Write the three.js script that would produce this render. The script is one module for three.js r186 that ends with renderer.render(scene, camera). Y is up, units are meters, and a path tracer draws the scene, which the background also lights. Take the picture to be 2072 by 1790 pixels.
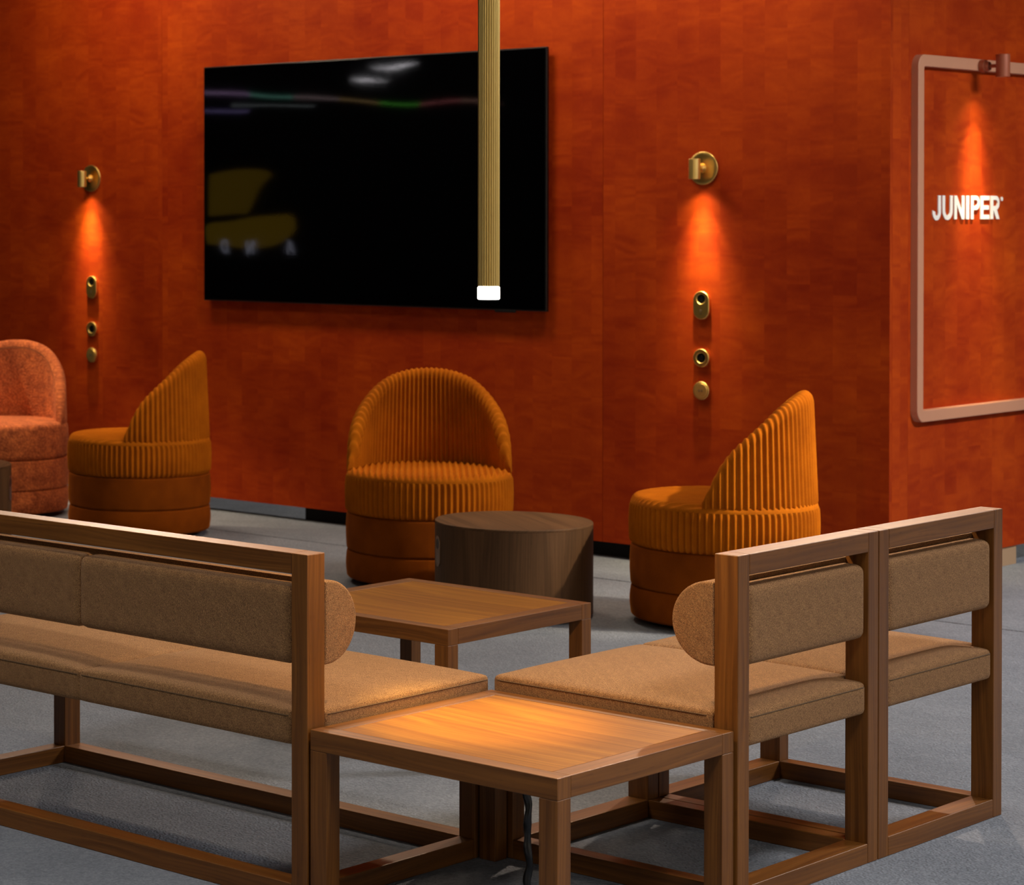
import * as THREE from 'three';
import { RoundedBoxGeometry } from 'three/addons/geometries/RoundedBoxGeometry.js';
import { mergeGeometries, mergeVertices } from 'three/addons/utils/BufferGeometryUtils.js';
import { RectAreaLightUniformsLib } from 'three/addons/lights/RectAreaLightUniformsLib.js';
import { FontLoader } from 'three/addons/loaders/FontLoader.js';
import { TextGeometry } from 'three/addons/geometries/TextGeometry.js';

// ---------------------------------------------------------------- camera, light, exposure
const scene = new THREE.Scene();
scene.background = new THREE.Color(0x000000);
RectAreaLightUniformsLib.init();
const renderer = new THREE.WebGLRenderer({ antialias: true });
renderer.toneMapping = THREE.LinearToneMapping;
renderer.toneMappingExposure = 1.0;
renderer.shadowMap.enabled = true;

const R = Math.PI / 180;
// shift lens: the picture is a crop whose optical centre lies at pixel (146, 501)
const FPX = 4954.34, CXP = 145.98, CYP = 500.88, HW = 1926.02, HH = 1289.12;
const camera = new THREE.PerspectiveCamera(2 * Math.atan(HH / FPX) / R, HW / HH, 0.1, 80);
camera.position.set(0, 1.45, 0);
camera.rotation.order = 'YXZ';
camera.rotation.set(-0.7873 * R, 46.5419 * R, -0.0841 * R);
camera.setViewOffset(2 * HW, 2 * HH, HW - CXP, HH - CYP, 2072, 1790);
camera.focus = 5.6; camera.userData.fStop = 5;
camera.updateProjectionMatrix();
scene.add(camera);

const CEIL = 3.4;
const LAMPS = [ // ceiling panels: x, z, width, depth, radiance, colour, label, half angle of a louvred panel
  [-3.9, -5.2, 0.7, 0.7, 31, [1, 0.84, 0.66], 'square ceiling light above the coffee table and sofas', 46],
  [-8.6, -7.95, 0.5, 0.3, 60, [1, 0.78, 0.54], 'small ceiling light washing the wall left of the television'],
  [-6.6, -7.95, 0.5, 0.3, 58, [1, 0.78, 0.54], 'small ceiling light washing the wall above the television'],
  [-5.2, -7.95, 0.5, 0.3, 52, [1, 0.78, 0.54], 'small ceiling light washing the wall near the corner'],
  [-1.2, -8.9, 1.0, 1.6, 48, [1, 0.95, 0.9], 'large ceiling light over the aisle beside the lettered wall'],
  [-1.3, -3.6, 1.0, 1.0, 44, [1, 0.93, 0.84], 'large ceiling light over the aisle right of the camera', 52],
  [-4.3, -2.9, 0.9, 0.9, 32, [1, 0.92, 0.82], 'large ceiling light over the aisle left of the camera', 52],
  [-8.1, -6.7, 0.7, 0.7, 9, [1, 0.84, 0.66], 'square ceiling light over the left orange chair'],
  [1.4, -3.5, 0.6, 3.0, 12, [1, 0.94, 0.84], 'long ceiling light washing the pale partition right of the aisle'],
  [-2.0, 2.2, 3.0, 0.6, 6, [1, 0.94, 0.84], 'long ceiling light washing the pale partition behind the camera'],
  [-6.9, -10.6, 3.4, 0.6, 10, [1, 0.88, 0.74], 'long ceiling light behind the red wall'],
  [-21.7, 8.9, 0.36, 0.36, 12, [1, 0.95, 1], 'far ceiling light mirrored in the television, farther one'],
  [-19.9, 7.2, 0.36, 0.36, 12, [1, 0.95, 1], 'far ceiling light mirrored in the television, nearer one'],
];

// ---------------------------------------------------------------- helpers
let seed = 7;
const rnd = () => { seed = (seed * 1664525 + 1013904223) >>> 0; return seed / 4294967296; };
const taken = {};
function numbered(n) { const k = taken[n] = (taken[n] ?? -1) + 1; return k ? `${n}_${String(k).padStart(3, '0')}` : n; }
function tag(o, label, category, group) { o.userData.label = label; o.userData.category = category; if (group) o.userData.group = group; return o; }
function thing(name, label, category, pos = [0, 0, 0], turn = 0, group) {
  const g = new THREE.Group(); g.name = numbered(name); g.position.set(...pos); g.rotation.y = turn;
  tag(g, label, category, group); scene.add(g); return g;
}
function mesh(name, geo, mat, parent, label) {
  const m = new THREE.Mesh(geo, mat); m.name = name; m.castShadow = m.receiveShadow = true;
  if (label) m.userData.label = label;
  parent.add(m); return m;
}
function struct(name, geo, mat, label) {
  const o = geo ? new THREE.Mesh(geo, mat) : new THREE.Group();
  o.name = name; o.castShadow = o.receiveShadow = true; o.userData.kind = 'structure';
  if (label) o.userData.label = label;
  scene.add(o); return o;
}
// tileable value noise
function makeNoise(s) {
  const N = 256, t = new Float32Array(N * N); let q = s >>> 0;
  for (let i = 0; i < t.length; i++) { q = (q * 1664525 + 1013904223) >>> 0; t[i] = q / 4294967296; }
  const sm = a => a * a * (3 - 2 * a);
  return (x, y, px, py) => { // periods px, py in cells
    const xi = Math.floor(x), yi = Math.floor(y), fx = sm(x - xi), fy = sm(y - yi);
    const w = (a, p) => ((a % p) + p) % p;
    const x0 = w(xi, px), x1 = w(xi + 1, px), y0 = w(yi, py), y1 = w(yi + 1, py);
    const g = (a, b) => t[(a & 255) + ((b & 255) << 8)];
    const a = g(x0, y0), b = g(x1, y0), c = g(x0, y1), d = g(x1, y1);
    return (a + (b - a) * fx) * (1 - fy) + (c + (d - c) * fx) * fy;
  };
}
function tex(w, h, fn, srgb = true) { // fn(u,v) -> [r,g,b] 0..1
  const d = new Uint8Array(w * h * 4);
  for (let j = 0; j < h; j++) for (let i = 0; i < w; i++) {
    const c = fn(i / w, j / h), k = (j * w + i) * 4;
    for (let n = 0; n < 3; n++) d[k + n] = Math.max(0, Math.min(255, Math.round(c[n] * 255)));
    d[k + 3] = 255;
  }
  const t = new THREE.DataTexture(d, w, h); t.wrapS = t.wrapT = THREE.RepeatWrapping;
  t.magFilter = THREE.LinearFilter; t.minFilter = THREE.LinearMipmapLinearFilter; t.generateMipmaps = true;
  if (srgb) t.colorSpace = THREE.SRGBColorSpace; t.needsUpdate = true; return t;
}
const rep = (t, x, y) => { t.repeat.set(x, y); return t; };
const mix = (a, b, t) => a.map((v, i) => v + (b[i] - v) * t);
const lin2s = c => c.map(v => v <= 0.0031308 ? v * 12.92 : 1.055 * v ** (1 / 2.4) - 0.055);
const n1 = makeNoise(11), n2 = makeNoise(29), n3 = makeNoise(53);

// ---------------------------------------------------------------- materials
// stained veneer of the walls: narrow strips of curly maple, each leaf of its own tone. One tile is 2.6 m x 2.6 m
function veneerTex(cols, s, light, dark) {
  const nz = makeNoise(s), hash = (a, b) => { const v = Math.sin(a * 127.1 + b * 311.7 + s) * 43758.5453; return v - Math.floor(v); };
  const cuts = []; // per column the leaf borders
  for (let c = 0; c < cols; c++) { const a = []; let y = hash(c, 1) * 0.1; while (y < 1) { a.push(y); y += 0.06 + 0.16 * hash(c, a.length + 5); } cuts.push(a); }
  return tex(1024, 1024, (u, v) => {
    const c = Math.floor(u * cols), list = cuts[c]; let k = 0; while (k < list.length && list[k] < v) k++;
    k = k % list.length;
    const tone = hash(c, k * 3.3 + 9);
    const o = hash(c, k + 40) * 50;
    const w = nz(u * 14 + 0, v * 40, 14, 40);
    const curl = nz(u * 20 + Math.floor(o), v * 90 + (w - 0.5) * 3, 256, 256) * 0.6 + nz(u * 46 + Math.floor(o), v * 210 + w * 4, 256, 256) * 0.4;
    const blot = nz(u * 9, v * 9, 9, 9) * 0.6 + nz(u * 23, v * 25, 23, 25) * 0.4;
    const fine = nz(u * 256, v * 256, 256, 256);
    let t = 0.5 + (tone - 0.5) * 0.19 + (curl - 0.5) * 0.55 + (blot - 0.5) * 0.65 + (fine - 0.5) * 0.10;
    return mix(dark, light, Math.max(0, Math.min(1, t)));
  });
}
const veneer = veneerTex(26, 3, lin2s([0.50, 0.068, 0.004]), lin2s([0.25, 0.018, 0.002]));
const M = {};
M.wall = new THREE.MeshPhysicalMaterial({ map: rep(veneer, 1 / 2.6, 1 / 2.6), roughness: 0.6, specularIntensity: 0.22 });
M.wallEdge = new THREE.MeshStandardMaterial({ color: new THREE.Color().setRGB(0.02, 0.01, 0.008), roughness: 0.9 });
M.black = new THREE.MeshStandardMaterial({ color: 0x070707, roughness: 0.85 });
M.raw = new THREE.MeshStandardMaterial({ color: new THREE.Color().setRGB(0.42, 0.27, 0.16), roughness: 0.8 });
M.hall = new THREE.MeshStandardMaterial({ color: new THREE.Color().setRGB(0.025, 0.026, 0.03), roughness: 0.95 });
M.partition = new THREE.MeshStandardMaterial({ color: new THREE.Color().setRGB(0.62, 0.58, 0.52), roughness: 0.9 });
M.ceil = new THREE.MeshStandardMaterial({ color: new THREE.Color().setRGB(0.03, 0.03, 0.034), roughness: 0.95 });

const carpetT = tex(512, 512, (u, v) => {
  const f = n1(u * 250, v * 250, 250, 250) * 0.5 + n2(u * 128, v * 128, 128, 128) * 0.5, b = n3(u * 5, v * 5, 5, 5) * 0.6 + n2(u * 13, v * 13, 13, 13) * 0.4;
  const t = 0.5 + (f - 0.5) * 0.7 + (b - 0.5) * 0.35;
  return mix([0.37, 0.395, 0.44], [0.56, 0.585, 0.63], t);
});
const carpetB = tex(512, 512, (u, v) => { const f = n1(u * 250, v * 250, 250, 250); return [f, f, f]; }, false);
M.carpet = new THREE.MeshStandardMaterial({ map: rep(carpetT, 1.1, 1.1), bumpMap: rep(carpetB, 1.1, 1.1), bumpScale: 0.003, roughness: 1 });

// walnut: u runs along the grain, one tile is 1.2 m x 0.3 m
function woodTex(light, dark, s) {
  const nz = makeNoise(s);
  return tex(1024, 512, (u, v) => {
    const bend = nz(u * 3, v * 4, 3, 4) * 0.9 + nz(u * 7, v * 9, 7, 9) * 0.25;
    const ring = nz(u * 2, v * 26 + bend * 7, 2, 256), streak = nz(u * 5, v * 90 + bend * 9, 5, 256);
    const pore = nz(u * 40, v * 230, 40, 230);
    let t = 0.5 + (ring - 0.5) * 0.42 + (streak - 0.5) * 0.42 - (pore > 0.8 ? (pore - 0.8) * 1.5 : 0) + (nz(u * 4, v * 3, 4, 3) - 0.5) * 0.3;
    return mix(dark, light, Math.max(0, Math.min(1, t)));
  });
}
const walnutT = woodTex([0.55, 0.35, 0.145], [0.335, 0.19, 0.062], 71);
M.walnut = new THREE.MeshPhysicalMaterial({ map: rep(walnutT, 1 / 1.2, 1 / 0.3), roughness: 0.4, specularIntensity: 0.75 });
const panelT = woodTex([0.655, 0.435, 0.125], [0.435, 0.25, 0.05], 97);
M.panel = new THREE.MeshPhysicalMaterial({ map: rep(panelT, 1 / 1.2, 1 / 0.4), roughness: 0.52, specularIntensity: 0.22 });
const drumT = woodTex([0.39, 0.275, 0.175], [0.245, 0.165, 0.095], 31);
M.drum = new THREE.MeshPhysicalMaterial({ map: rep(drumT, 1 / 1.2, 1 / 0.3), roughness: 0.6, specularIntensity: 0.4 });
M.groove = new THREE.MeshStandardMaterial({ color: new THREE.Color().setRGB(0.03, 0.014, 0.007), roughness: 0.8 });

// tweed twill: one tile is 0.12 m
const tweedT = tex(512, 512, (u, v) => {
  const d = ((u * 30 + v * 30) % 1), line = d < 0.5 ? 1 : 0, fl = n1(u * 128, v * 128, 128, 128), f2 = n2(u * 250, v * 250, 250, 250), big = n3(u * 8, v * 8, 8, 8);
  const t = 0.30 + line * 0.28 + (fl - 0.5) * 0.7 + (f2 - 0.5) * 0.45 + (big - 0.5) * 0.05;
  return mix([0.33, 0.20, 0.10], [0.86, 0.665, 0.44], Math.max(0, Math.min(1, t)));
});
const tweedB = tex(512, 512, (u, v) => { const d = (u * 30 + v * 30) % 1, h = 0.5 - 0.5 * Math.cos(d * 6.283); const q = h * 0.7 + n1(u * 250, v * 250, 250, 250) * 0.3; return [q, q, q]; }, false);
M.tweed = new THREE.MeshPhysicalMaterial({ map: rep(tweedT, 1 / 0.12, 1 / 0.12), bumpMap: rep(tweedB, 1 / 0.12, 1 / 0.12), bumpScale: 0.0012, roughness: 0.95, sheen: 0.25, sheenRoughness: 0.6, sheenColor: new THREE.Color().setRGB(0.8, 0.6, 0.4) });
M.piping = new THREE.MeshStandardMaterial({ color: new THREE.Color().setRGB(0.12, 0.07, 0.033), roughness: 0.95 });

// corduroy velvet, its plain velvet base, and the woven terracotta of the far chair
const napT = tex(512, 512, (u, v) => {
  const f = n1(u * 200, v * 200, 200, 200), b = n2(u * 6, v * 6, 6, 6) * 0.6 + n3(u * 15, v * 15, 15, 15) * 0.4;
  const t = 0.5 + (f - 0.5) * 0.25 + (b - 0.5) * 0.7; return mix(lin2s([0.31, 0.074, 0.002]), lin2s([0.53, 0.145, 0.004]), t);
});
M.cord = new THREE.MeshPhysicalMaterial({ map: rep(napT, 2.2, 2.2), roughness: 0.9, specularIntensity: 0.15, sheen: 1, sheenRoughness: 0.36, sheenColor: new THREE.Color().setRGB(1, 0.44, 0.02) });
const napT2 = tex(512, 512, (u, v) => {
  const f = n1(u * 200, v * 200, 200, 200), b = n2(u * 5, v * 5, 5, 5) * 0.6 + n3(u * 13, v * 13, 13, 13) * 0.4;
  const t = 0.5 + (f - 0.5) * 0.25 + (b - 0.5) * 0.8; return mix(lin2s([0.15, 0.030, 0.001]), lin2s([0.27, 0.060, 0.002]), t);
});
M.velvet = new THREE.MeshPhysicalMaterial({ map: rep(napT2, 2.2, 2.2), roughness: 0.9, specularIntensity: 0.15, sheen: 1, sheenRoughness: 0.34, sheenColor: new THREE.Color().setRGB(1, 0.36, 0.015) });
const bouT = tex(512, 512, (u, v) => {
  const f = n1(u * 110, v * 110, 110, 110) * 0.5 + n2(u * 60, v * 60, 60, 60) * 0.5, b = n3(u * 12, v * 12, 12, 12);
  const t = 0.5 + (f - 0.5) * 1.0 + (b - 0.5) * 0.4; return mix([0.52, 0.24, 0.11], [0.88, 0.48, 0.25], Math.max(0, Math.min(1, t)));
});
const bouB = tex(512, 512, (u, v) => { const f = n1(u * 90, v * 90, 90, 90); return [f, f, f]; }, false);
M.boucle = new THREE.MeshPhysicalMaterial({ map: rep(bouT, 2.2, 2.2), bumpMap: rep(bouB, 2.2, 2.2), bumpScale: 0.002, roughness: 1, sheen: 0.4, sheenRoughness: 0.6, sheenColor: new THREE.Color().setRGB(0.8, 0.4, 0.2) });

M.brass = new THREE.MeshPhysicalMaterial({ color: new THREE.Color().setRGB(0.85, 0.57, 0.17), metalness: 1, roughness: 0.34, anisotropy: 0.5 });
M.brassPale = new THREE.MeshPhysicalMaterial({ color: new THREE.Color().setRGB(0.95, 0.68, 0.23), metalness: 1, roughness: 0.40 });
M.bronze = new THREE.MeshStandardMaterial({ color: new THREE.Color().setRGB(0.26, 0.17, 0.11), metalness: 1, roughness: 0.3 });
M.socket = new THREE.MeshStandardMaterial({ color: 0x0b0b0c, roughness: 0.4 });
M.copper = new THREE.MeshStandardMaterial({ color: new THREE.Color().setRGB(0.60, 0.29, 0.18), roughness: 0.42, metalness: 0.1 });
M.copperDark = new THREE.MeshStandardMaterial({ color: new THREE.Color().setRGB(0.36, 0.10, 0.05), roughness: 0.4, metalness: 0.2 });
M.white = new THREE.MeshStandardMaterial({ color: new THREE.Color().setRGB(0.9, 0.88, 0.85), roughness: 0.6 });
M.tvBody = new THREE.MeshStandardMaterial({ color: 0x08080a, roughness: 0.35 });
// a large thin panel is never quite flat: a slow swell over the glass bends what it mirrors
const swell = tex(512, 512, (u, v) => { const q = n1(u * 5, v * 3, 5, 3) * 0.6 + n2(u * 9, v * 6, 9, 6) * 0.4; return [q, q, q]; }, false);
M.screen = new THREE.MeshPhysicalMaterial({ color: 0x020203, roughness: 0.03, ior: 1.5, bumpMap: swell, bumpScale: 0.0011 });
const glow = (r, g, b, k) => new THREE.MeshStandardMaterial({ color: 0x222222, emissive: new THREE.Color().setRGB(r, g, b), emissiveIntensity: k });
M.plasticFilm = new THREE.MeshPhysicalMaterial({ color: 0x121214, roughness: 0.28 });

// ---------------------------------------------------------------- geometry helpers
function boxUV(geo, axis, ox = 0, oy = 0) { // uv in metres; u along `axis`
  geo = geo.index ? geo.toNonIndexed() : geo;
  const p = geo.attributes.position, n = geo.attributes.normal, uv = new Float32Array(p.count * 2);
  for (let f = 0; f < p.count; f += 3) {
    let sx = 0, sy = 0, sz = 0;
    for (let k = 0; k < 3; k++) { sx += n.getX(f + k); sy += n.getY(f + k); sz += n.getZ(f + k); }
    const a = [Math.abs(sx), Math.abs(sy), Math.abs(sz)], d = a.indexOf(Math.max(...a));
    for (let k = 0; k < 3; k++) {
      const c = [p.getX(f + k), p.getY(f + k), p.getZ(f + k)]; let u, v;
      const rest = [0, 1, 2].filter(i => i !== d);
      if (d === axis) { u = c[rest[0]]; v = c[rest[1]]; }
      else { u = c[axis]; v = c[rest.find(i => i !== axis)] + d * 0.11; }
      uv[(f + k) * 2] = u + ox; uv[(f + k) * 2 + 1] = v + oy;
    }
  }
  geo.setAttribute('uv', new THREE.BufferAttribute(uv, 2));
  return geo;
}
function bar(name, x0, x1, y0, y1, z0, z1, mat, parent, axis, r = 0.0022) {
  const w = Math.abs(x1 - x0), h = Math.abs(y1 - y0), d = Math.abs(z1 - z0);
  const g = boxUV(new RoundedBoxGeometry(w, h, d, 2, Math.min(r, w / 3, h / 3, d / 3)), axis, rnd() * 3, rnd() * 2);
  const m = mesh(name, g, mat, parent); m.position.set((x0 + x1) / 2, (y0 + y1) / 2, (z0 + z1) / 2); return m;
}
function plainBox(x0, x1, y0, y1, z0, z1) {
  const g = new THREE.BoxGeometry(Math.abs(x1 - x0), Math.abs(y1 - y0), Math.abs(z1 - z0)); g.translate((x0 + x1) / 2, (y0 + y1) / 2, (z0 + z1) / 2); return g;
}
// soft box: rounded edges of radius r, top swollen by `crown`
function softBox(x0, x1, y0, y1, z0, z1, r, crown, nx = 28, ny = 10, nz = 28) {
  const w = x1 - x0, h = y1 - y0, d = z1 - z0, g = new THREE.BoxGeometry(w, h, d, nx, ny, nz), p = g.attributes.position;
  const hx = w / 2 - r, hy = h / 2 - r, hz = d / 2 - r, v = new THREE.Vector3(), c = new THREE.Vector3();
  const edge = (t, half) => { // pull grid lines towards the rounded edges
    const s = t / half; return half * Math.sign(s) * (1 - Math.pow(Math.max(0, 1 - Math.abs(s)), 1.5)); };
  for (let i = 0; i < p.count; i++) {
    v.set(edge(p.getX(i), w / 2), edge(p.getY(i), h / 2), edge(p.getZ(i), d / 2));
    c.set(Math.max(-hx, Math.min(hx, v.x)), Math.max(-hy, Math.min(hy, v.y)), Math.max(-hz, Math.min(hz, v.z)));
    const o = v.clone().sub(c); if (o.lengthSq() > 0) o.normalize().multiplyScalar(r);
    v.copy(c).add(o);
    const e = (1 - Math.pow(Math.abs(v.x) / (w / 2), 4)) * (1 - Math.pow(Math.abs(v.z) / (d / 2), 4));
    if (v.y > 0) v.y += crown * Math.max(0, e) * (v.y / (h / 2));
    p.setXYZ(i, v.x, v.y, v.z);
  }
  g.computeVertexNormals();
  const q = boxUV(g, 0, rnd() * 3, rnd() * 3); q.translate((x0 + x1) / 2, (y0 + y1) / 2, (z0 + z1) / 2); return q;
}

// ---------------------------------------------------------------- setting
const ZW = -8.7086, XC = -4.6442, YW = 0.066;
{
  const hall = { x0: -27, x1: 6, z0: -16, z1: 16 };
  const f = struct('floor', boxUV(plainBox(hall.x0, hall.x1, -0.2, -0.012, hall.z0, hall.z1), 0), M.carpet);
  struct('ceiling', plainBox(hall.x0, hall.x1, CEIL, CEIL + 0.15, hall.z0, hall.z1), M.ceil);
  struct('wall_hall_front', plainBox(hall.x0, hall.x1, -0.2, CEIL, hall.z1, hall.z1 + 0.2), M.hall);
  struct('wall_hall_back', plainBox(hall.x0, hall.x1, -0.2, CEIL, hall.z0 - 0.2, hall.z0), M.hall);
  struct('wall_hall_left', plainBox(hall.x0 - 0.2, hall.x0, -0.2, CEIL, hall.z0, hall.z1), M.hall);
  struct('wall_hall_right', plainBox(hall.x1, hall.x1 + 0.2, -0.2, CEIL, hall.z0, hall.z1), M.hall);
  // pale partitions of the stands across the aisles, right of and behind the camera
  struct('wall_partition_right', plainBox(2.5, 2.6, 0, 2.9, -12, 2), M.partition);
  struct('wall_partition_behind', plainBox(-6, 2.4, 0, 2.9, 3.0, 3.1), M.partition);
  // carpet lengths laid side by side, a narrow open joint between them
  const seams = [-15.9, -8.205, -4.2 + 8.3, 15.9];
  for (let i = 0; i < 3; i++)
    mesh('carpet_length', boxUV(new RoundedBoxGeometry(hall.x1 - hall.x0 - 0.2, 0.012, seams[i + 1] - seams[i] - 0.016, 1, 0.003), 0, i * 0.37, i * 0.21), M.carpet, f)
      .position.set((hall.x0 + hall.x1) / 2, -0.006, (seams[i] + seams[i + 1]) / 2);
  // stained veneer walls, panel by panel, on a black core
  const wb = struct('wall_back');
  const xs = [-13.73, -11.135, -8.539, -5.943, XC];
  for (let i = 0; i < 4; i++) {
    const g = new RoundedBoxGeometry(xs[i + 1] - xs[i] - 0.0012, CEIL - YW, 0.02, 1, 0.0008);
    const m = mesh('panel', boxUV(g, 0, i * 0.83 + 0.4, i * 0.31), M.wall, wb);
    m.position.set((xs[i] + xs[i + 1]) / 2 + (i === 3 ? 0.0006 : 0), (CEIL + YW) / 2, ZW - 0.01);
  }
  mesh('wall_core', plainBox(xs[0], XC - 0.025, YW + 0.004, CEIL, ZW - 0.12, ZW - 0.0202), M.wallEdge, wb);
  mesh('plinth', plainBox(-7.651, XC - 0.07, 0, YW + 0.004, ZW - 0.115, ZW - 0.062), M.black, wb);
  const wr = struct('wall_right');
  const zs = [ZW - 0.0201, -8.852, -11.45, -14];
  for (let i = 0; i < 3; i++) {
    const g = new RoundedBoxGeometry(0.02, CEIL - YW - 0.012, zs[i] - zs[i + 1] - (i ? 0.0012 : 0.0006), 1, 0.0006);
    const m = mesh('panel', boxUV(g, 2, i * 1.3 + 0.2, i * 0.7), M.wall, wr);
    m.position.set(XC - 0.01, (CEIL + YW + 0.012) / 2, (zs[i] + zs[i + 1]) / 2);
  }
  mesh('wall_core', plainBox(XC - 0.12, XC - 0.0202, YW + 0.016, CEIL, -14, ZW - 0.13), M.wallEdge, wr);
  mesh('plinth', plainBox(XC - 0.1, XC - 0.008, 0, YW + 0.016, -9.783, ZW - 0.13), M.raw, wr, 'pale unpainted foot under the lettered wall');
}

// ---------------------------------------------------------------- ceiling lights
for (const [x, z, w, d, k, c, label, cone] of LAMPS) {
  const t = thing('ceiling_light', label, 'light', [x, CEIL, z]);
  mesh('housing', new RoundedBoxGeometry(w + 0.06, 0.05, d + 0.06, 2, 0.008).translate(0, -0.025, 0), M.tvBody, t);
  mesh('light_diffuser', plainBox(-w / 2, w / 2, -0.056, -0.0502, -d / 2, d / 2), glow(c[0], c[1], c[2], 1.0), t);
  const col = new THREE.Color().setRGB(...c);
  if (cone) {
    const l = new THREE.SpotLight(col, k * w * d, 0, cone * R, 1, 2); l.shadow.radius = w / 2 / 0.02; l.castShadow = true;
    l.position.set(0, -0.06, 0); l.target.position.set(0, -3, 0); t.add(l, l.target);
  } else {
    const l = new THREE.RectAreaLight(col, k, w, d); l.position.set(0, -0.06, 0); l.rotation.x = -Math.PI / 2; t.add(l);
  }
}
// track spotlights aimed at two of the chairs
function trackSpot(label, [x, y, z], at, k, angle, c) {
  const t = thing('track_spotlight', label, 'light', [x, CEIL, z]);
  mesh('stem', new THREE.CylinderGeometry(0.01, 0.01, CEIL - y, 16).translate(0, -(CEIL - y) / 2, 0), M.tvBody, t);
  const dir = new THREE.Vector3(...at).sub(new THREE.Vector3(x, y, z)).normalize(), q = new THREE.Quaternion().setFromUnitVectors(new THREE.Vector3(0, -1, 0), dir);
  const can = mesh('can', new THREE.CylinderGeometry(0.05, 0.05, 0.16, 32, 1, true), M.tvBody, t); can.quaternion.copy(q); can.position.set(0, y - CEIL, 0);
  const lens = mesh('light_lens', new THREE.CylinderGeometry(0.045, 0.045, 0.01, 32), glow(...c, 2), can); lens.position.y = -0.05;
  const l = new THREE.SpotLight(new THREE.Color().setRGB(...c), k, 0, angle * R, 0.8, 2); l.shadow.radius = 2.2; l.castShadow = true;
  l.position.copy(dir).multiplyScalar(0.1).add(new THREE.Vector3(0, y - CEIL, 0)); l.target.position.set(at[0] - x, at[1] - CEIL, at[2] - z); t.add(l, l.target);
}
trackSpot('track spotlight on the right aimed at the right orange chair', [-1.9, 3.15, -8.6], [-4.5, 0.66, -7.72], 62, 9.5, [1, 0.82, 0.56]);
trackSpot('track spotlight near the wall aimed at the long sofa', [-7.7, 3.15, -7.7], [-4.35, 0.78, -3.9], 24, 12, [1, 0.76, 0.56]);
trackSpot('track spotlight near the wall aimed at the lounge seats', [-4.35, 3.15, -8.1], [-2.76, 0.74, -5.15], 44, 15, [1, 0.76, 0.56]);
trackSpot('track spotlight on the left aimed at the terracotta chair', [-10.4, 3.15, -6.9], [-8.8, 0.6, -7.9], 34, 14, [1, 0.78, 0.48]);

// ---------------------------------------------------------------- television
{
  const x0 = -8.2172, x1 = -6.2016, y0 = 1.0288, y1 = 2.1624;
  const t = thing('television', 'large black flat screen television on the red wall', 'television', [(x0 + x1) / 2, (y0 + y1) / 2, ZW]);
  const w = x1 - x0, h = y1 - y0;
  mesh('casing', new RoundedBoxGeometry(w, h, 0.018, 2, 0.004).translate(0, 0, 0.0295), M.tvBody, t);
  mesh('rear_housing', new RoundedBoxGeometry(w - 0.16, h - 0.14, 0.02, 2, 0.004).translate(0, 0, 0.0107), M.tvBody, t);
  const s = new RoundedBoxGeometry(w - 0.012, h - 0.012, 0.004, 1, 0.001);
  { const p = s.attributes.position, uv = []; for (let i = 0; i < p.count; i++) uv.push(p.getX(i) / w + 0.5, p.getY(i) / h + 0.5); s.setAttribute('uv', new THREE.Float32BufferAttribute(uv, 2)); }
  mesh('screen', s, M.screen, t).position.z = 0.0385;
  mesh('sensor', new RoundedBoxGeometry(0.11, 0.012, 0.012, 2, 0.004), M.tvBody, t).position.set(w / 2 - 0.22, -h / 2 - 0.003, 0.032);
}

// ---------------------------------------------------------------- wall lights and their outlets
function cyl(r0, r1, h, seg = 40, bevel = 0.0015) { // y axis, bevelled rims
  const pts = [[0, -h / 2], [r1 - bevel, -h / 2], [r1, -h / 2 + bevel], [r0, h / 2 - bevel], [r0 - bevel, h / 2], [0, h / 2]].map(a => new THREE.Vector2(...a));
  return new THREE.LatheGeometry(pts, seg);
}
function faceted(g) { g = g.toNonIndexed(); g.computeVertexNormals(); return g; }
function wallSpot(t, off, yTop, yBot, r, mat, beam) { // cylinder spotlight, opening downwards, standing `off` in front of its wall (+z)
  const h = yTop - yBot, b = mesh('shade', (() => {
    const pts = [[r - 0.004, -h / 2 + 0.02], [r - 0.003, -h / 2], [r, -h / 2 + 0.001], [r, h / 2 - 0.002], [r - 0.002, h / 2], [0, h / 2]].map(a => new THREE.Vector2(...a));
    return new THREE.LatheGeometry(pts, 40); })(), mat, t);
  b.position.set(0, (yTop + yBot) / 2, off);
  const g = mesh('light_lens', new THREE.CylinderGeometry(r - 0.005, r - 0.005, 0.003, 32), glow(1, 0.72, 0.42, 3), b); g.position.y = -h / 2 + 0.021;
  for (const [k, a, tilt] of beam) { // a narrow lobe and a wide spill
    const s = new THREE.SpotLight(new THREE.Color().setRGB(1, 0.82, 0.46), k, 0, a * R, 1, 2);
    s.shadow.radius = 0.6; s.castShadow = true;
    s.position.set(0, yBot - 0.003, off); s.target.position.set(0, yBot - 1, off + tilt); t.add(s, s.target);
  }
}
function sconce(x, label) {
  const t = thing('wall_sconce', label, 'wall light', [x, 1.632, ZW], 0, 'brass wall sconces beside the television');
  // shallow spun disc, then the stem to the shade
  const pts = [[0, 0.0135], [0.014, 0.0135], [0.016, 0.011], [0.055, 0.0095], [0.066, 0.008], [0.0685, 0.005], [0.0685, 0], [0, 0]].reverse().map(a => new THREE.Vector2(...a));
  mesh('backplate', new THREE.LatheGeometry(pts, 56).rotateX(Math.PI / 2), M.brass, t);
  mesh('hub', cyl(0.013, 0.02, 0.018, 32).rotateX(Math.PI / 2).translate(0, 0, 0.02), M.brass, t);
  mesh('stem', cyl(0.006, 0.006, 0.03, 20).rotateX(Math.PI / 2).translate(0, 0, 0.032), M.brass, t);
  wallSpot(t, 0.068, 0.038, -0.045, 0.0235, M.brassPale, [[3.6, 19, -0.05], [2.2, 30, -0.05], [0.36, 54, -0.03]]);
  return t;
}
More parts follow.
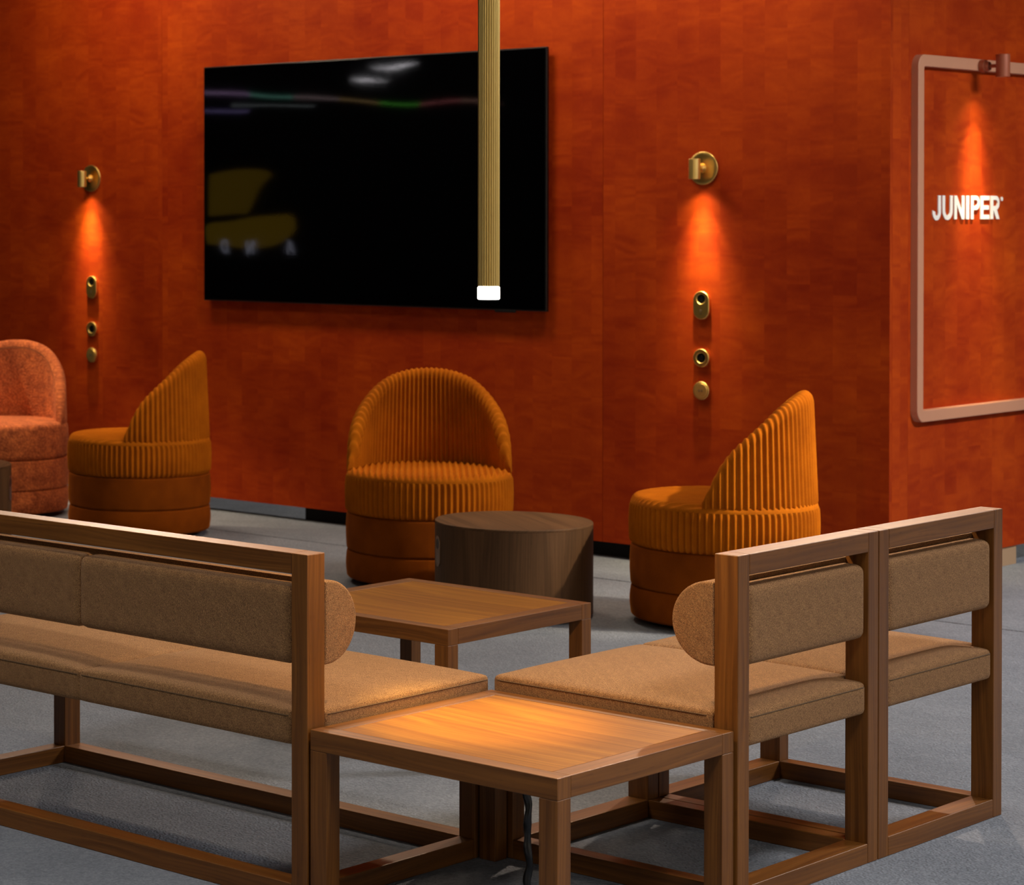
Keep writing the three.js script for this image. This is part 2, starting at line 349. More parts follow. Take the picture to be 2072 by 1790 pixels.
sconce(-9.045, 'brass wall sconce left of the television, above the terracotta chair');
sconce(-5.459, 'brass wall sconce right of the television');
function outletPlate(kind, x, y, label, category, group) {
  const t = thing(kind === 'oval' ? 'oval_brass_outlet' : kind === 'ring' ? 'round_brass_socket' : 'round_brass_button', label, category, [x, y, ZW], 0, group);
  const w = 0.0375, d = 0.013;
  const ext = (sh, dep, bev) => new THREE.ExtrudeGeometry(sh, { depth: dep - bev, bevelEnabled: true, bevelThickness: bev, bevelSize: bev, bevelOffset: -bev, bevelSegments: 3, curveSegments: 28 });
  const sh = new THREE.Shape();
  if (kind === 'oval') { const hh = 0.058 - w; sh.absarc(0, hh, w, 0, Math.PI); sh.absarc(0, -hh, w, Math.PI, 2 * Math.PI); sh.closePath(); }
  else sh.absarc(0, 0, w, 0, 2 * Math.PI);
  const hy = kind === 'oval' ? 0.026 : 0;
  if (kind !== 'button') { const hole = new THREE.Path(); hole.absarc(0, hy, kind === 'oval' ? 0.0185 : 0.0195, 0, 2 * Math.PI, true); sh.holes.push(hole); }
  mesh('plate', ext(sh, d, 0.004), M.brass, t);
  if (kind === 'button') { mesh('cap', cyl(0.03, 0.03, 0.003, 40, 0.001).rotateX(Math.PI / 2).translate(0, 0, d + 0.001), M.brassPale, t);
    mesh('mark', mergeGeometries([-0.006, 0.006].map(q => new THREE.TorusGeometry(0.0035, 0.0009, 6, 16).translate(q, 0, d + 0.0025))), M.groove, t); }
  else {
    mesh('socket', new THREE.CylinderGeometry(0.0185, 0.0185, 0.006, 32).rotateX(Math.PI / 2).translate(0, hy, 0.004), M.socket, t, 'black socket opening');
    mesh('socket_core', cyl(0.010, 0.010, 0.003, 24, 0.0006).rotateX(Math.PI / 2).translate(0, hy, 0.0085), M.socket, t);
    if (kind === 'oval') mesh('mark', mergeGeometries([new THREE.TorusGeometry(0.0045, 0.0008, 6, 18).translate(0, -0.022, d), plainBox(-0.004, 0.004, -0.036, -0.0345, d - 0.001, d + 0.0006)]), M.groove, t);
  }
  return t;
}
for (const [x, side] of [[-9.037, 'left of the television'], [-5.463, 'right of the television']]) {
  outletPlate('oval', x, 1.075, `oval brass outlet plate with black socket under the sconce ${side}`, 'outlet', 'brass wall fittings');
  outletPlate('ring', x, 0.861, `round brass socket with black centre under the sconce ${side}`, 'socket', 'brass wall fittings');
  outletPlate('button', x, 0.728, `plain round brass button, lowest fitting under the sconce ${side}`, 'button', 'brass wall fittings');
}

// ---------------------------------------------------------------- framed lettering on the right wall
{
  const zA = -8.872, zB = -9.888, y0 = 0.6375, y1 = 2.0628, bw = 0.046;
  const t = thing('wall_frame', 'copper coloured metal frame with rounded corners on the lettered wall', 'frame', [XC, 0, zA], Math.PI / 2);
  const w = zA - zB;
  const rr = (s, a, b, c, d, r) => { s.moveTo(a + r, b); s.lineTo(c - r, b); s.absarc(c - r, b + r, r, -Math.PI / 2, 0); s.lineTo(c, d - r); s.absarc(c - r, d - r, r, 0, Math.PI / 2); s.lineTo(a + r, d); s.absarc(a + r, d - r, r, Math.PI / 2, Math.PI); s.lineTo(a, b + r); s.absarc(a + r, b + r, r, Math.PI, 1.5 * Math.PI); return s; };
  const sh = rr(new THREE.Shape(), 0, y0, w, y1, 0.05); sh.holes.push(rr(new THREE.Path(), bw, y0 + bw, w - bw, y1 - bw, 0.012));
  mesh('bar', new THREE.ExtrudeGeometry(sh, { depth: 0.027, bevelEnabled: true, bevelThickness: 0.003, bevelSize: 0.003, bevelOffset: -0.003, bevelSegments: 2, curveSegments: 16 }), M.copper, t);
  const l = thing('picture_light', 'dark copper spotlight on a stem at the top of the frame', 'wall light', [XC, 2.034, -9.38], Math.PI / 2);
  mesh('mount', cyl(0.026, 0.026, 0.022, 36).rotateX(Math.PI / 2).translate(0, 0, 0.042), M.copperDark, l);
  mesh('hub', cyl(0.018, 0.021, 0.016, 32).rotateX(Math.PI / 2).translate(0, 0, 0.06), M.copperDark, l);
  mesh('stem', cyl(0.0075, 0.0075, 0.04, 20).rotateX(Math.PI / 2).translate(0, 0, 0.085), M.copperDark, l);
  wallSpot(l, 0.122, 0.045, -0.045, 0.027, M.copperDark, [[4.6, 17, -0.15], [2.4, 28, -0.15], [0.35, 52, -0.14]]);
  const font = await new FontLoader().loadAsync('fonts/droid/droid_sans_bold.typeface.json');
  const s = thing('wall_lettering', 'white letters spelling JUNIPER inside the copper frame', 'lettering', [XC, 1.424, -9.036], Math.PI / 2);
  // letter by letter, narrow capitals 94 mm tall
  const spans = [['J', 0, 0.068], ['U', 0.083, 0.168], ['N', 0.184, 0.269], ['I', 0.286, 0.311], ['P', 0.328, 0.402], ['E', 0.414, 0.489], ['R', 0.503, 0.578]];
  const S = 0.56 / 0.578;
  for (const [ch, a, b] of spans) {
    let g;
    const cap = 0.094;
    const sx = 0.0222; // stem width
    const w2 = (b - a);
    const sh2 = new THREE.Shape();
    const poly = pts => { const q = new THREE.Shape(); pts.forEach((p, i) => i ? q.lineTo(...p) : q.moveTo(...p)); q.closePath(); return q; };
    let shapes = [];
    if (ch === 'I') shapes = [poly([[0, 0], [w2, 0], [w2, cap], [0, cap]])];
    else if (ch === 'N') shapes = [poly([[0, 0], [sx, 0], [sx, cap * 0.62], [w2 - sx, 0], [w2, 0], [w2, cap], [w2 - sx, cap], [w2 - sx, cap * 0.38], [sx, cap], [0, cap]])];
    else if (ch === 'E') { const k = 0.0175; shapes = [poly([[0, 0], [w2, 0], [w2, k], [sx, k], [sx, cap / 2 - k / 2], [w2 * 0.95, cap / 2 - k / 2], [w2 * 0.95, cap / 2 + k / 2], [sx, cap / 2 + k / 2], [sx, cap - k], [w2, cap - k], [w2, cap], [0, cap]])]; }
    else if (ch === 'U') { const q = new THREE.Shape(), r = w2 / 2; q.moveTo(0, cap); q.lineTo(0, r); q.absellipse(r, r - 0.003, r, r, Math.PI, 2 * Math.PI, false, 0); q.lineTo(w2, cap); q.lineTo(w2 - sx, cap); q.lineTo(w2 - sx, r); q.absellipse(r, r - 0.003, r - sx, r - 0.018, 2 * Math.PI, Math.PI, true, 0); q.lineTo(sx, cap); q.closePath(); shapes = [q]; }
    else if (ch === 'J') { const q = new THREE.Shape(), r = w2 / 2; q.moveTo(w2, cap); q.lineTo(w2 - sx, cap); q.lineTo(w2 - sx, r); q.absellipse(r, r - 0.004, r - sx * 0.95, r - 0.018, 0, -Math.PI, true, 0); q.lineTo(0.001, r + 0.001); q.absellipse(r, r - 0.004, r, r, Math.PI, 2 * Math.PI, false, 0); q.closePath(); shapes = [q]; }
    else { // P and R
      const q = new THREE.Shape(), br = 0.0285, m = cap - 2 * br, k = 0.0165;
      q.moveTo(0, 0); q.lineTo(sx, 0); q.lineTo(sx, m);
      if (ch === 'R') { q.lineTo(w2 - sx * 1.12, 0); q.lineTo(w2, 0); q.lineTo(w2 * 0.70, m + 0.004); }
      q.lineTo(w2 - br, m + (ch === 'R' ? 0.004 : 0)); q.absarc(w2 - br, cap - br, br, ch === 'R' ? -1.2 : -Math.PI / 2, Math.PI / 2); q.lineTo(0, cap); q.closePath();
      const ho = new THREE.Path(); ho.moveTo(sx, m + k); ho.lineTo(sx, cap - k); ho.lineTo(w2 - br, cap - k); ho.absarc(w2 - br, cap - br, br - k, Math.PI / 2, -Math.PI / 2, true); ho.closePath(); q.holes.push(ho); shapes = [q];
    }
    g = new THREE.ExtrudeGeometry(shapes, { depth: 0.004, bevelEnabled: false, curveSegments: 20 });
    mesh('letter', g, M.white, s, `white letter ${ch}`).position.set(a * S, 0, 0.0003);
  }
  const rm = new THREE.Shape(); rm.absarc(0, 0, 0.0085, 0, 2 * Math.PI);
  mesh('registered_mark', new THREE.ExtrudeGeometry(rm, { depth: 0.003, bevelEnabled: false, curveSegments: 20 }), M.white, s).position.set(0.5865, 0.082, 0.0003);
}

// ---------------------------------------------------------------- pendant over the corner table
{
  const px = -3.145, pz = -4.191, yb = 1.268, r = 0.0229;
  const t = thing('pendant_light', 'slim fluted brass tube pendant with a glowing white end', 'pendant light', [px, 0, pz]);
  // fluted tube
  const N = 26, K = 10, pos = [], idx = [], ys = [yb + 0.029, CEIL - 0.03];
  const ring = [];
  for (let i = 0; i <= N * K; i++) { const a = i / (N * K) * 2 * Math.PI, f = (i % K) / K, q = r - 0.0019 * Math.pow(Math.abs(2 * f - 1), 2.5); ring.push([Math.cos(a) * q, Math.sin(a) * q]); }
  for (const y of ys) for (const [a, b] of ring) pos.push(a, y, b);
  const n = ring.length; for (let i = 0; i < n - 1; i++) idx.push(i, n + i, i + 1, i + 1, n + i, n + i + 1);
  const g = new THREE.BufferGeometry(); g.setAttribute('position', new THREE.Float32BufferAttribute(pos, 3)); g.setIndex(idx); g.computeVertexNormals();
  mesh('tube', g, M.brassPale, t);
  mesh('canopy', cyl(0.06, 0.06, 0.03, 40).translate(0, CEIL - 0.0155, 0), M.brass, t);
  mesh('light_diffuser', cyl(0.0236, 0.0236, 0.028, 48, 0.002).translate(0, yb + 0.0142, 0), glow(1, 0.93, 0.82, 5), t);
  const pl = new THREE.PointLight(new THREE.Color().setRGB(1, 0.68, 0.34), 2.3, 0, 2); pl.position.set(0, yb + 0.0142, 0); pl.shadow.radius = 1.1; pl.castShadow = true; t.add(pl);
  const sp = new THREE.SpotLight(new THREE.Color().setRGB(1, 0.68, 0.16), 7.5, 0, 20 * R, 1, 2);
  sp.position.set(0, yb - 0.003, 0); sp.target.position.set(0, 0, 0); sp.shadow.radius = 1.1; sp.castShadow = true; t.add(sp, sp.target);
}

// ---------------------------------------------------------------- sofas
const WB = 0.044, DB = 0.0565, HS = 0.739, DEP = 0.627;
function pipingLoop(x0, x1, z0, z1, y, r = 0.0013) {
  const c = 0.012, pts = [[x0 + c, z0], [x1 - c, z0], [x1, z0 + c], [x1, z1 - c], [x1 - c, z1], [x0 + c, z1], [x0, z1 - c], [x0, z0 + c]].map(([x, z]) => new THREE.Vector3(x, y, z));
  const path = new THREE.CurvePath(); for (let i = 0; i < 8; i++) path.add(new THREE.LineCurve3(pts[i], pts[(i + 1) % 8]));
  return new THREE.TubeGeometry(path, 160, r, 5, true);
}
function sofa(name, label, category, W, seats, pos, turn, group) {
  const t = thing(name, label, category, pos, turn, group), m = M.walnut;
  for (const x of [0, W - WB]) {
    bar('back_post', x, x + WB, 0, HS, -DB, 0, m, t, 1);
    bar('bottom_rail', x, x + WB, 0, WB, -DEP + DB + 0.0002, -DB - 0.0002, m, t, 2);
    bar('front_leg', x, x + WB, 0, 0.331, -DEP, -DEP + DB, m, t, 1);
  }
  bar('top_rail', WB + 0.0002, W - WB - 0.0002, HS - WB, HS, -DB, 0, m, t, 0);
  bar('bottom_rail', WB + 0.0002, W - WB - 0.0002, 0, WB, -DB, 0, m, t, 0);
  bar('bottom_rail', WB + 0.0002, W - WB - 0.0002, 0, WB, -DEP, -DEP + DB, m, t, 0);
  // hidden deck that carries the cushions
  bar('seat_deck', WB + 0.002, W - WB - 0.002, 0.312, 0.331, -DEP + DB + 0.05, -DB - 0.05, m, t, 0);
  for (let s = 0; s < seats; s++) {
    const a = W * s / seats - (s ? 0.004 : 0), b = W * (s + 1) / seats + (s < seats - 1 ? 0.004 : 0);
    const ai = Math.max(a, WB + 0.002), bi = Math.min(b, W - WB - 0.002);
    const y0 = 0.332, y1 = 0.408;
    const g = mergeGeometries([softBox(a, b, y0, y1, -DEP - 0.001, -DB - 0.001, 0.013, 0.016), softBox(ai, bi, y0 + 0.0005, y1 - 0.002, -DB - 0.08, -0.003, 0.013, 0.011, 24, 8, 12)]);
    const c = mesh('seat_cushion', g, M.tweed, t);
    mesh('piping', mergeGeometries([pipingLoop(a, b, -DEP - 0.001, -DB - 0.001, y1 - 0.011), pipingLoop(ai, bi, -DB - 0.08, -0.003, y1 - 0.013)]), M.piping, c);
    // bolster: round in front, flat behind, its back filling the frame
    const bm = 0.590, hh = 0.0885, fr = -0.1605, sh = new THREE.Shape();
    sh.moveTo(0.0, -hh); // local: sx towards the front
    sh.lineTo(0.012, -hh); sh.absellipse(0.012, 0, Math.abs(fr) - DB - 0.012, hh, -Math.PI / 2, Math.PI / 2); sh.lineTo(0, hh); sh.closePath();
    const bg = new THREE.ExtrudeGeometry(sh, { depth: (b - a) - 0.012, bevelEnabled: true, bevelThickness: 0.006, bevelSize: 0.006, bevelOffset: -0.006, bevelSegments: 4, curveSegments: 28 });
    // shape x -> -z, shape y -> y, extrusion -> x
    bg.applyMatrix4(new THREE.Matrix4().set(0, 0, 1, a + 0.006, 0, 1, 0, bm, -1, 0, 0, -DB, 0, 0, 0, 1));
    const main = boxUV(bg, 0, rnd() * 3, rnd() * 3);
    const back = softBox(ai, bi, bm - hh, bm + hh - 0.010, -DB - 0.03, -0.003, 0.02, 0, 24, 14, 10);
    mesh('back_cushion', mergeGeometries([main, back]), M.tweed, t);
  }
  return t;
}
const ZL = -3.8575, XL = -3.3605, XR = -2.7294;
sofa('wooden_sofa', 'long walnut framed sofa with tweed cushions, at the left, seen from behind', 'sofa', 1.387, 2, [XL - 1.387, 0, ZL], 0);
sofa('lounge_chair', 'walnut framed tweed lounge seat touching the corner table', 'chair', 0.5825, 1, [XR, 0, -4.4884], Math.PI / 2, 'walnut lounge seats at the right');
sofa('lounge_chair', 'walnut framed tweed lounge seat at the far right end of its row', 'chair', 0.5945, 1, [XR, 0, -5.0745], Math.PI / 2, 'walnut lounge seats at the right');

// ---------------------------------------------------------------- square tables
function squareTable(name, label, x0, x1, z0, z1, H, group) {
  const t = thing(name, label, 'table', [(x0 + x1) / 2, 0, (z0 + z1) / 2], 0, group), a = (x1 - x0) / 2, b = (z1 - z0) / 2, k = 0.0435, th = 0.043;
  // rails of the top: those along x run through and show their end grain
  bar('apron', -a, a, H - th, H, b - k, b, M.walnut, t, 0, 0.0015);
  bar('apron', -a, a, H - th, H, -b, -b + k, M.walnut, t, 0, 0.0015);
  bar('apron', -a, -a + k, H - th, H, -b + k + 0.0003, b - k - 0.0003, M.walnut, t, 2, 0.0015);
  bar('apron', a - k, a, H - th, H, -b + k + 0.0003, b - k - 0.0003, M.walnut, t, 2, 0.0015);
  bar('table_top', -a + k + 0.0016, a - k - 0.0016, H - 0.02, H - 0.0004, -b + k + 0.0016, b - k - 0.0016, M.panel, t, 0, 0.0008);
  mesh('groove_bed', plainBox(-a + k - 0.002, a - k + 0.002, H - 0.024, H - 0.0195, -b + k - 0.002, b - k + 0.002), M.groove, t);
  for (const sx of [-1, 1]) for (const sz of [-1, 1])
    bar('leg', sx > 0 ? a - k : -a, sx > 0 ? a : -a + k, 0, H - th - 0.0002, sz > 0 ? b - k : -b, sz > 0 ? b : -b + k, M.walnut, t, 1, 0.0015);
  return t;
}
squareTable('corner_table', 'low square walnut table between the two sofas, lit by the pendant', -3.355, -2.735, -4.4815, -3.861, 0.375, 'square walnut tables');
squareTable('coffee_table', 'low square walnut coffee table in front of the round side table', -4.552, -3.914, -5.682, -5.044, 0.375, 'square walnut tables');
{ // cable sleeve hanging under the corner table
  const pts = []; for (let i = 0; i <= 24; i++) { const y = 0.328 - i / 24 * 0.325; pts.push(new THREE.Vector3(-3.02 + 0.0025 * Math.sin(i * 0.9) + 0.001 * i / 4, y, -4.155 + 0.0025 * Math.cos(i * 1.3))); }
  const c = new THREE.CatmullRomCurve3(pts), g = new THREE.TubeGeometry(c, 120, 0.0078, 12, false), p = g.attributes.position, nn = g.attributes.normal;
  for (let i = 0; i < p.count; i++) { const j = i % 13, q = Math.floor(i / 13), d = 0.0008 * (Math.sin(q * 0.31 + (j % 12) * Math.PI / 3) + (n1(q * 0.3, (j % 12), 256, 12) - 0.5)); p.setXYZ(i, p.getX(i) + nn.getX(i) * d, p.getY(i) + nn.getY(i) * d, p.getZ(i) + nn.getZ(i) * d); }
  g.computeVertexNormals();
  const t = thing('cable_sleeve', 'wrinkled black plastic cable sleeve hanging under the corner table', 'cable', [0, 0, 0]);
  mesh('sleeve', g, M.plasticFilm, t);
}

// ---------------------------------------------------------------- round side tables
function drum(label, x, z, turn) {
  const r = 0.2826, H = 0.338, t = thing('drum_table', label, 'side table', [x, 0, z], turn, 'dark round side tables');
  const N = 96, g = new THREE.CylinderGeometry(r, r, H - 0.022, N, 1, true); { const uv = g.attributes.uv, q = []; for (let i = 0; i < uv.count; i++) q.push(uv.getY(i) * H, uv.getX(i) * 2 * Math.PI * r); g.setAttribute('uv', new THREE.Float32BufferAttribute(q, 2)); }
  g.translate(0, (H - 0.022) / 2 + 0.012, 0);
  mesh('body', g, M.drum, t);
  const top = cyl(r, r, 0.012, N, 0.0025); { const p = top.attributes.position, q = []; for (let i = 0; i < p.count; i++) q.push(p.getX(i), p.getZ(i) * 0.9 + p.getY(i)); top.setAttribute('uv', new THREE.Float32BufferAttribute(q, 2)); }
  mesh('top', top.translate(0, H - 0.006, 0), M.drum, t);
  mesh('foot', cyl(r - 0.02, r - 0.02, 0.0125, 64).translate(0, 0.0063, 0), M.black, t);
  // oval grommet on the side: follows the curve of the body
  const og = (hw, hh, dep, y, rr) => { const s = new THREE.Shape(); s.absarc(0, hh - hw, hw, 0, Math.PI); s.absarc(0, -(hh - hw), hw, Math.PI, 2 * Math.PI); s.closePath(); if (rr) { const h = new THREE.Path(); h.absarc(0, rr[0], rr[1], 0, 2 * Math.PI, true); s.holes.push(h); } const e = new THREE.ExtrudeGeometry(s, { depth: dep, bevelEnabled: true, bevelThickness: 0.001, bevelSize: 0.001, bevelOffset: -0.001, bevelSegments: 2, curveSegments: 20 }), p = e.attributes.position; for (let i = 0; i < p.count; i++) { const a = p.getX(i) / r, q = r + p.getZ(i); p.setXYZ(i, Math.sin(a) * q, p.getY(i) + y, Math.cos(a) * q); } e.computeVertexNormals(); return e; };
  mesh('grommet_plate', og(0.0265, 0.056, 0.002, 0.232, [0.026, 0.019]), M.bronze, t, 'dark metal oval plate with a dark hole');
  const hole = og(0.0195, 0.0196, 0.0005, 0.258, null); mesh('socket', hole, M.socket, t);
  return t;
}
drum('dark walnut drum side table in front of the middle chair', -5.331, -7.254, (180 + 36.3 - 72) * R + Math.PI);
drum('dark walnut drum side table at the left edge of the picture', -8.30, -7.10, 2.2);

// ---------------------------------------------------------------- tub chairs
const CH = { R: 0.322, seat: 0.455, band: 0.277, mid: 0.133, low: 0.022 };
function ribWave(t) { const f = t - Math.floor(t), s = 2 * f - 1; return 0.5 + 0.5 * Math.cos(Math.PI * s); }
function gridGeo(nu, nv, fn) { // fn(i,j) -> [x,y,z,u,v]
  const pos = [], uv = [], idx = [];
  for (let j = 0; j <= nv; j++) for (let i = 0; i <= nu; i++) { const a = fn(i, j); pos.push(a[0], a[1], a[2]); uv.push(a[3], a[4]); }
  for (let j = 0; j < nv; j++) for (let i = 0; i < nu; i++) { const a = j * (nu + 1) + i, b = a + 1, c = a + nu + 1, d = c + 1; idx.push(a, c, b, b, c, d); }
  const g = new THREE.BufferGeometry(); g.setAttribute('position', new THREE.Float32BufferAttribute(pos, 3)); g.setAttribute('uv', new THREE.Float32BufferAttribute(uv, 2)); g.setIndex(idx); g.computeVertexNormals(); return g;
}
const RIBS = 86, AMP = 0.0098, PITCH = 2 * Math.PI * CH.R / RIBS;
function blockGeo(y0, y1, r, round, bulge) { // plain upholstered drum slice
  const pts = [], n = 8; pts.push([0, y0]);
  for (let i = 0; i <= n; i++) { const a = -Math.PI / 2 + i / n * Math.PI / 2; pts.push([r - round + Math.cos(a) * round, y0 + round + Math.sin(a) * round]); }
  for (let i = 1; i < 6; i++) { const f = i / 6; pts.push([r + bulge * Math.sin(f * Math.PI), y0 + round + f * (y1 - y0 - 2 * round)]); }
  for (let i = 0; i <= n; i++) { const a = i / n * Math.PI / 2; pts.push([r - round + Math.cos(a) * round, y1 - round + Math.sin(a) * round]); }
  pts.push([0, y1]);
  const g = new THREE.LatheGeometry(pts.map(a => new THREE.Vector2(...a)), 96), uv = g.attributes.uv, p = g.attributes.position;
  for (let i = 0; i < uv.count; i++) uv.setXY(i, uv.getX(i) * 2, p.getY(i));
  return g;
}
const backH = a => { // height of the backrest rim over the seat, by angle from the back (degrees)
  const T = [[0, 0.372], [20, 0.362], [41, 0.325], [63, 0.247], [78, 0.182], [86, 0.130], [91, 0.080], [94.5, 0.035], [97, 0.004]];
  for (let i = 0; i < T.length - 1; i++) if (a <= T[i + 1][0]) {
    const p0 = T[Math.max(0, i - 1)], p1 = T[i], p2 = T[i + 1], p3 = T[Math.min(T.length - 1, i + 2)], h = p2[0] - p1[0], s = (a - p1[0]) / h;
    const m1 = i ? (p2[1] - p0[1]) / (p2[0] - p0[0]) * h : 0, m2 = (p3[1] - p1[1]) / (p3[0] - p1[0]) * h;
    return (2 * s ** 3 - 3 * s * s + 1) * p1[1] + (s ** 3 - 2 * s * s + s) * m1 + (-2 * s ** 3 + 3 * s * s) * p2[1] + (s ** 3 - s * s) * m2;
  }
  return 0.004;
};
function seatGeo(amp) {
  const Rr = CH.R, ro = 0.026, yt = CH.seat - 0.008, cols = Math.round(2 * Rr / PITCH) * 8, rows = 40;
  const topY = r => { let y = yt + 0.010 * (1 - (r / Rr) ** 2); if (r > Rr - ro) y -= ro - Math.sqrt(Math.max(0, ro * ro - (r - Rr + ro) ** 2)); return y; };
  const top = gridGeo(cols, rows, (i, j) => {
    const x = -Rr * Math.cos(Math.PI * 0) + 2 * Rr * i / cols, zc = Math.sqrt(Math.max(0, Rr * Rr - x * x)), z = zc * Math.sin((j / rows - 0.5) * Math.PI), r = Math.min(Rr, Math.hypot(x, z));
    const edge = Math.min(1, (Rr - r) / 0.012);
    return [x, topY(r) + amp * (ribWave(x / PITCH) - 0.6) * edge, z, x, z];
  });
  const rowsB = 14, y0 = CH.band + 0.002, y1 = yt - ro + 0.001, n = RIBS * 8;
  const band = gridGeo(n, rowsB, (i, j) => {
    const f = j / rowsB, a = i / n * 2 * Math.PI, y = y0 + (y1 - y0) * f;
    let r = Rr + 0.003 * Math.sin(f * Math.PI); if (f < 0.12) r -= 0.010 * (1 - Math.sqrt(1 - (1 - f / 0.12) ** 2));
    r += amp * (ribWave(i / 8) - 0.6) * Math.min(1, (1 - f) / 0.06 + 0.2) ;
    return [Math.sin(a) * r, y, Math.cos(a) * r, a * Rr, y];
  });
  const under = new THREE.RingGeometry(0.0, Rr - 0.006, 64, 1).rotateX(Math.PI / 2).translate(0, y0, 0);
  return mergeGeometries([top, band, under]);
}
function shellGeo(amp) {
  const max = 97, ribs = Math.round(2 * max * R * CH.R / PITCH), n = ribs * 8, T0 = 0.058, base = CH.seat - 0.026, Ro = CH.R - 0.004;
  const nu = n, prof = [];
  for (const k of [0, 0.012, 0.025, 0.04, 0.1, 0.2, 0.3, 0.4, 0.5, 0.6, 0.7, 0.8, 0.9, 1]) prof.push(['o', k]);
  for (let k = 1; k < 14; k++) prof.push(['t', k / 14]);
  for (let k = 0; k <= 10; k++) prof.push(['i', 1 - k / 10]);
  return gridGeo(nu, prof.length - 1, (i, j) => {
    const deg = -max + 2 * max * i / nu, a = deg * R, h = backH(Math.abs(deg)) + 0.026, cap = Math.min(0.042, h * 0.6), [w, s] = prof[j], T = T0 * Math.min(1, 0.45 + h * 2.6) * (0.06 + 0.94 * Math.sqrt(Math.min(1, (max - Math.abs(deg)) / 6)));
    let r, y, nr, ny;
    const taper = 0.018 * Math.min(1, h / 0.35); // leans in slightly towards the rim
    if (w === 'o') { y = base + s * (h - cap); r = Ro - taper * (y - base) / 0.4 - 0.010 * Math.pow(1 - Math.min(1, (y - base) / 0.014), 2); nr = 1; ny = 0; }
    else if (w === 'i') { y = base + s * (h - cap); r = Ro - T - taper * (y - base) / 0.4; nr = -1; ny = 0; }
    else { const b = s * Math.PI; y = base + (h - cap) + cap * Math.sin(b); r = Ro - T / 2 - taper * (h - cap) / 0.4 + Math.cos(b) * T / 2; nr = Math.cos(b); ny = Math.sin(b); }
    const d = amp * (ribWave(i / 8) - 0.6) * Math.min(1, h / 0.06) * (w === 't' ? 1 - 0.45 * Math.sin(s * Math.PI) : 1);
    r += nr * d; y += ny * d;
    return [-Math.sin(a) * r, y, -Math.cos(a) * r, a * 0.3, y + (w === 'i' ? 0.5 : 0)];
  });
}
const chairGeo = {};
function tubChair(name, label, x, z, faceDeg, ribbed, group) { // faceDeg: heading the chair looks to, 0 = +z, 90 = +x
  const t = thing(name, label, 'armchair', [x, 0, z], faceDeg * R, group), key = ribbed ? 'r' : 'p', amp = ribbed ? AMP : 0;
  chairGeo.low ??= blockGeo(CH.low, CH.mid, CH.R - 0.001, 0.012, 0.004); chairGeo.mid ??= blockGeo(CH.mid, CH.band, CH.R, 0.010, 0.003);
  chairGeo['s' + key] ??= seatGeo(amp); chairGeo['b' + key] ??= shellGeo(amp);
  chairGeo.foot ??= cyl(0.24, 0.24, CH.low + 0.001, 64).translate(0, CH.low / 2 + 0.0005, 0);
  mesh('foot', chairGeo.foot, M.black, t);
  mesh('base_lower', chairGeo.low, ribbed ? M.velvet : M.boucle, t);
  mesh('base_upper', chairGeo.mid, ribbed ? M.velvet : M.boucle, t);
  mesh('seat', chairGeo['s' + key], ribbed ? M.cord : M.boucle, t);
  mesh('backrest', chairGeo['b' + key], ribbed ? M.cord : M.boucle, t);
  return t;
}
const cg = 'ribbed orange tub chairs along the wall';
tubChair('tub_chair', 'ribbed orange velvet tub chair facing the camera under the television', -6.018, -7.634, 38.2, true, cg);
tubChair('tub_chair', 'ribbed orange velvet tub chair on the right, near the wall corner', -4.699, -7.63, 31.6 - 96, true, cg);
tubChair('tub_chair', 'ribbed ochre velvet tub chair left of the television, facing left', -7.883, -7.89, 45 - 96, true, cg);
tubChair('tub_chair', 'smooth terracotta woven tub chair at the left edge of the picture', -8.873, -7.935, 48.2 - 18, false);

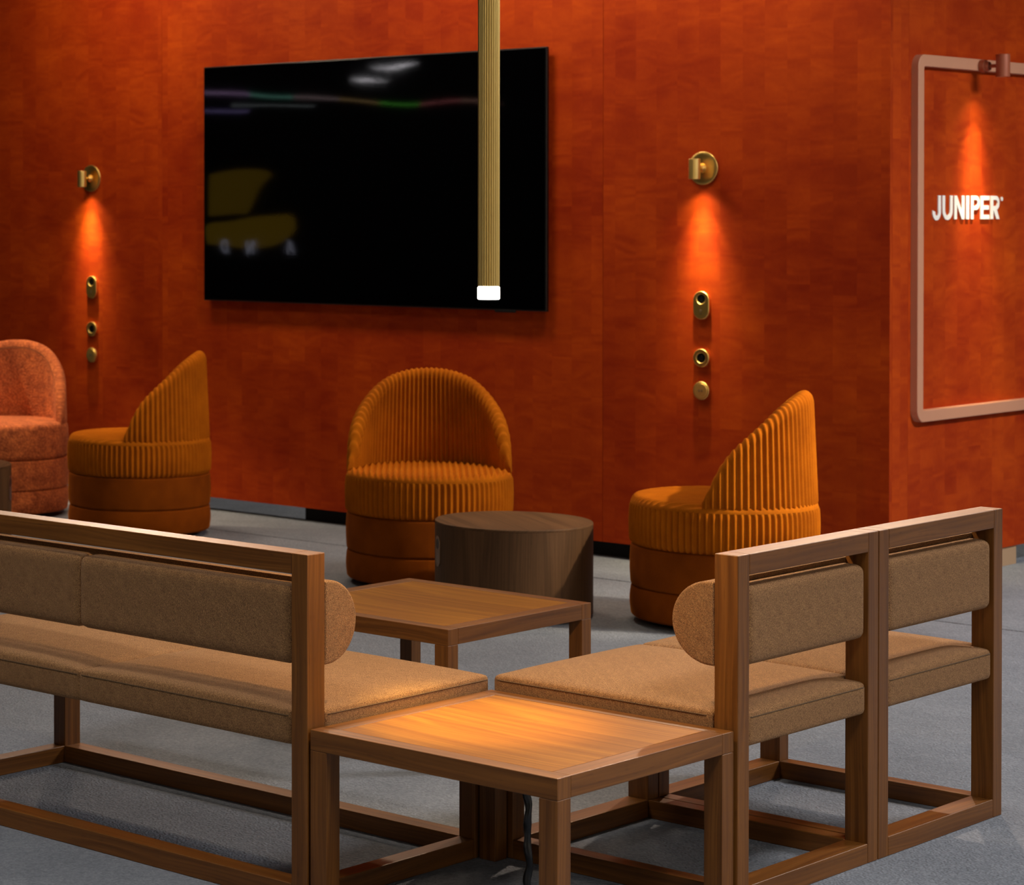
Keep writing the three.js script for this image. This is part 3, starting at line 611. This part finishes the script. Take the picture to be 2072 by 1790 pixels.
// ---------------------------------------------------------------- far stand across the hall, mirrored in the television
{
  const t = thing('display_stand', 'far dark exhibition stand with a yellow backlit sign, across the hall', 'stand', [-16, 0, 0.6]);
  mesh('stand_wall', plainBox(-0.2, 0, 0, 2.75, -2.6, 6), M.hall, t);
  const s = thing('light_sign', 'yellow backlit sign with white letters on the far stand', 'sign', [-16, 0, 0.6]);
  const signPiece = pts => { const c = new THREE.SplineCurve([...pts, pts[0]].map(([z, y]) => new THREE.Vector2(-z, y))), sh = new THREE.Shape(c.getPoints(48));
    return new THREE.ExtrudeGeometry(sh, { depth: 0.03, bevelEnabled: false }).rotateY(Math.PI / 2).translate(0.001, 0, -0.6); };
  mesh('sign_panel', signPiece([[-0.37, 1.44], [-0.38, 1.78], [-0.3, 1.85], [0.3, 1.87], [0.47, 1.82], [0.36, 1.68], [0.22, 1.47], [0.1, 1.45]]), glow(0.8, 0.46, 0.02, 0.5), s);
  mesh('sign_panel', signPiece([[-0.4, 1.14], [-0.4, 1.34], [0.0, 1.38], [0.5, 1.44], [0.78, 1.42], [0.8, 1.28], [0.5, 1.13], [0.1, 1.12]]), glow(0.8, 0.46, 0.02, 0.6), s);
  const font = await new FontLoader().loadAsync('fonts/droid/droid_sans_regular.typeface.json');
  [['A', 0.16], ['N', -0.30], ['D', -0.70]].forEach(([ch, z]) => {
    const g = new TextGeometry(ch, { font, size: 0.13, depth: 0.01, curveSegments: 6 }); g.rotateY(Math.PI / 2);
    mesh('letter', g, glow(0.8, 0.8, 1, 1.8), s).position.set(0.035, 1.06, z);
  });
  const strip = thing('led_strip_light', 'thin coloured light strip along the top of the far stand', 'light strip', [-15.995, 0, 0]);
  const cols = [[0.8, 0.5, 0.9], [0.3, 0.8, 0.6], [0.7, 0.5, 0.5], [0.8, 0.5, 0.2], [0.2, 0.9, 0.1], [0.9, 0.25, 0.25], [0.8, 0.4, 0.3]];
  mesh('led_segment', plainBox(0, 0.02, 2.44, 2.465, -0.5, 0.15), glow(0.45, 0.35, 0.8, 1.3), strip);
  mesh('led_segment', plainBox(0, 0.02, 2.5, 2.52, -0.1, 1.1), glow(0.5, 0.55, 0.55, 1.2), strip);
  for (let i = 0; i < 7; i++) mesh('led_segment', plainBox(0, 0.02, 2.6, 2.625, -0.5 + i * 0.66, -0.5 + (i + 1) * 0.66 - 0.005), glow(...cols[i], 1.6), strip);
}

renderer.render(scene, camera);
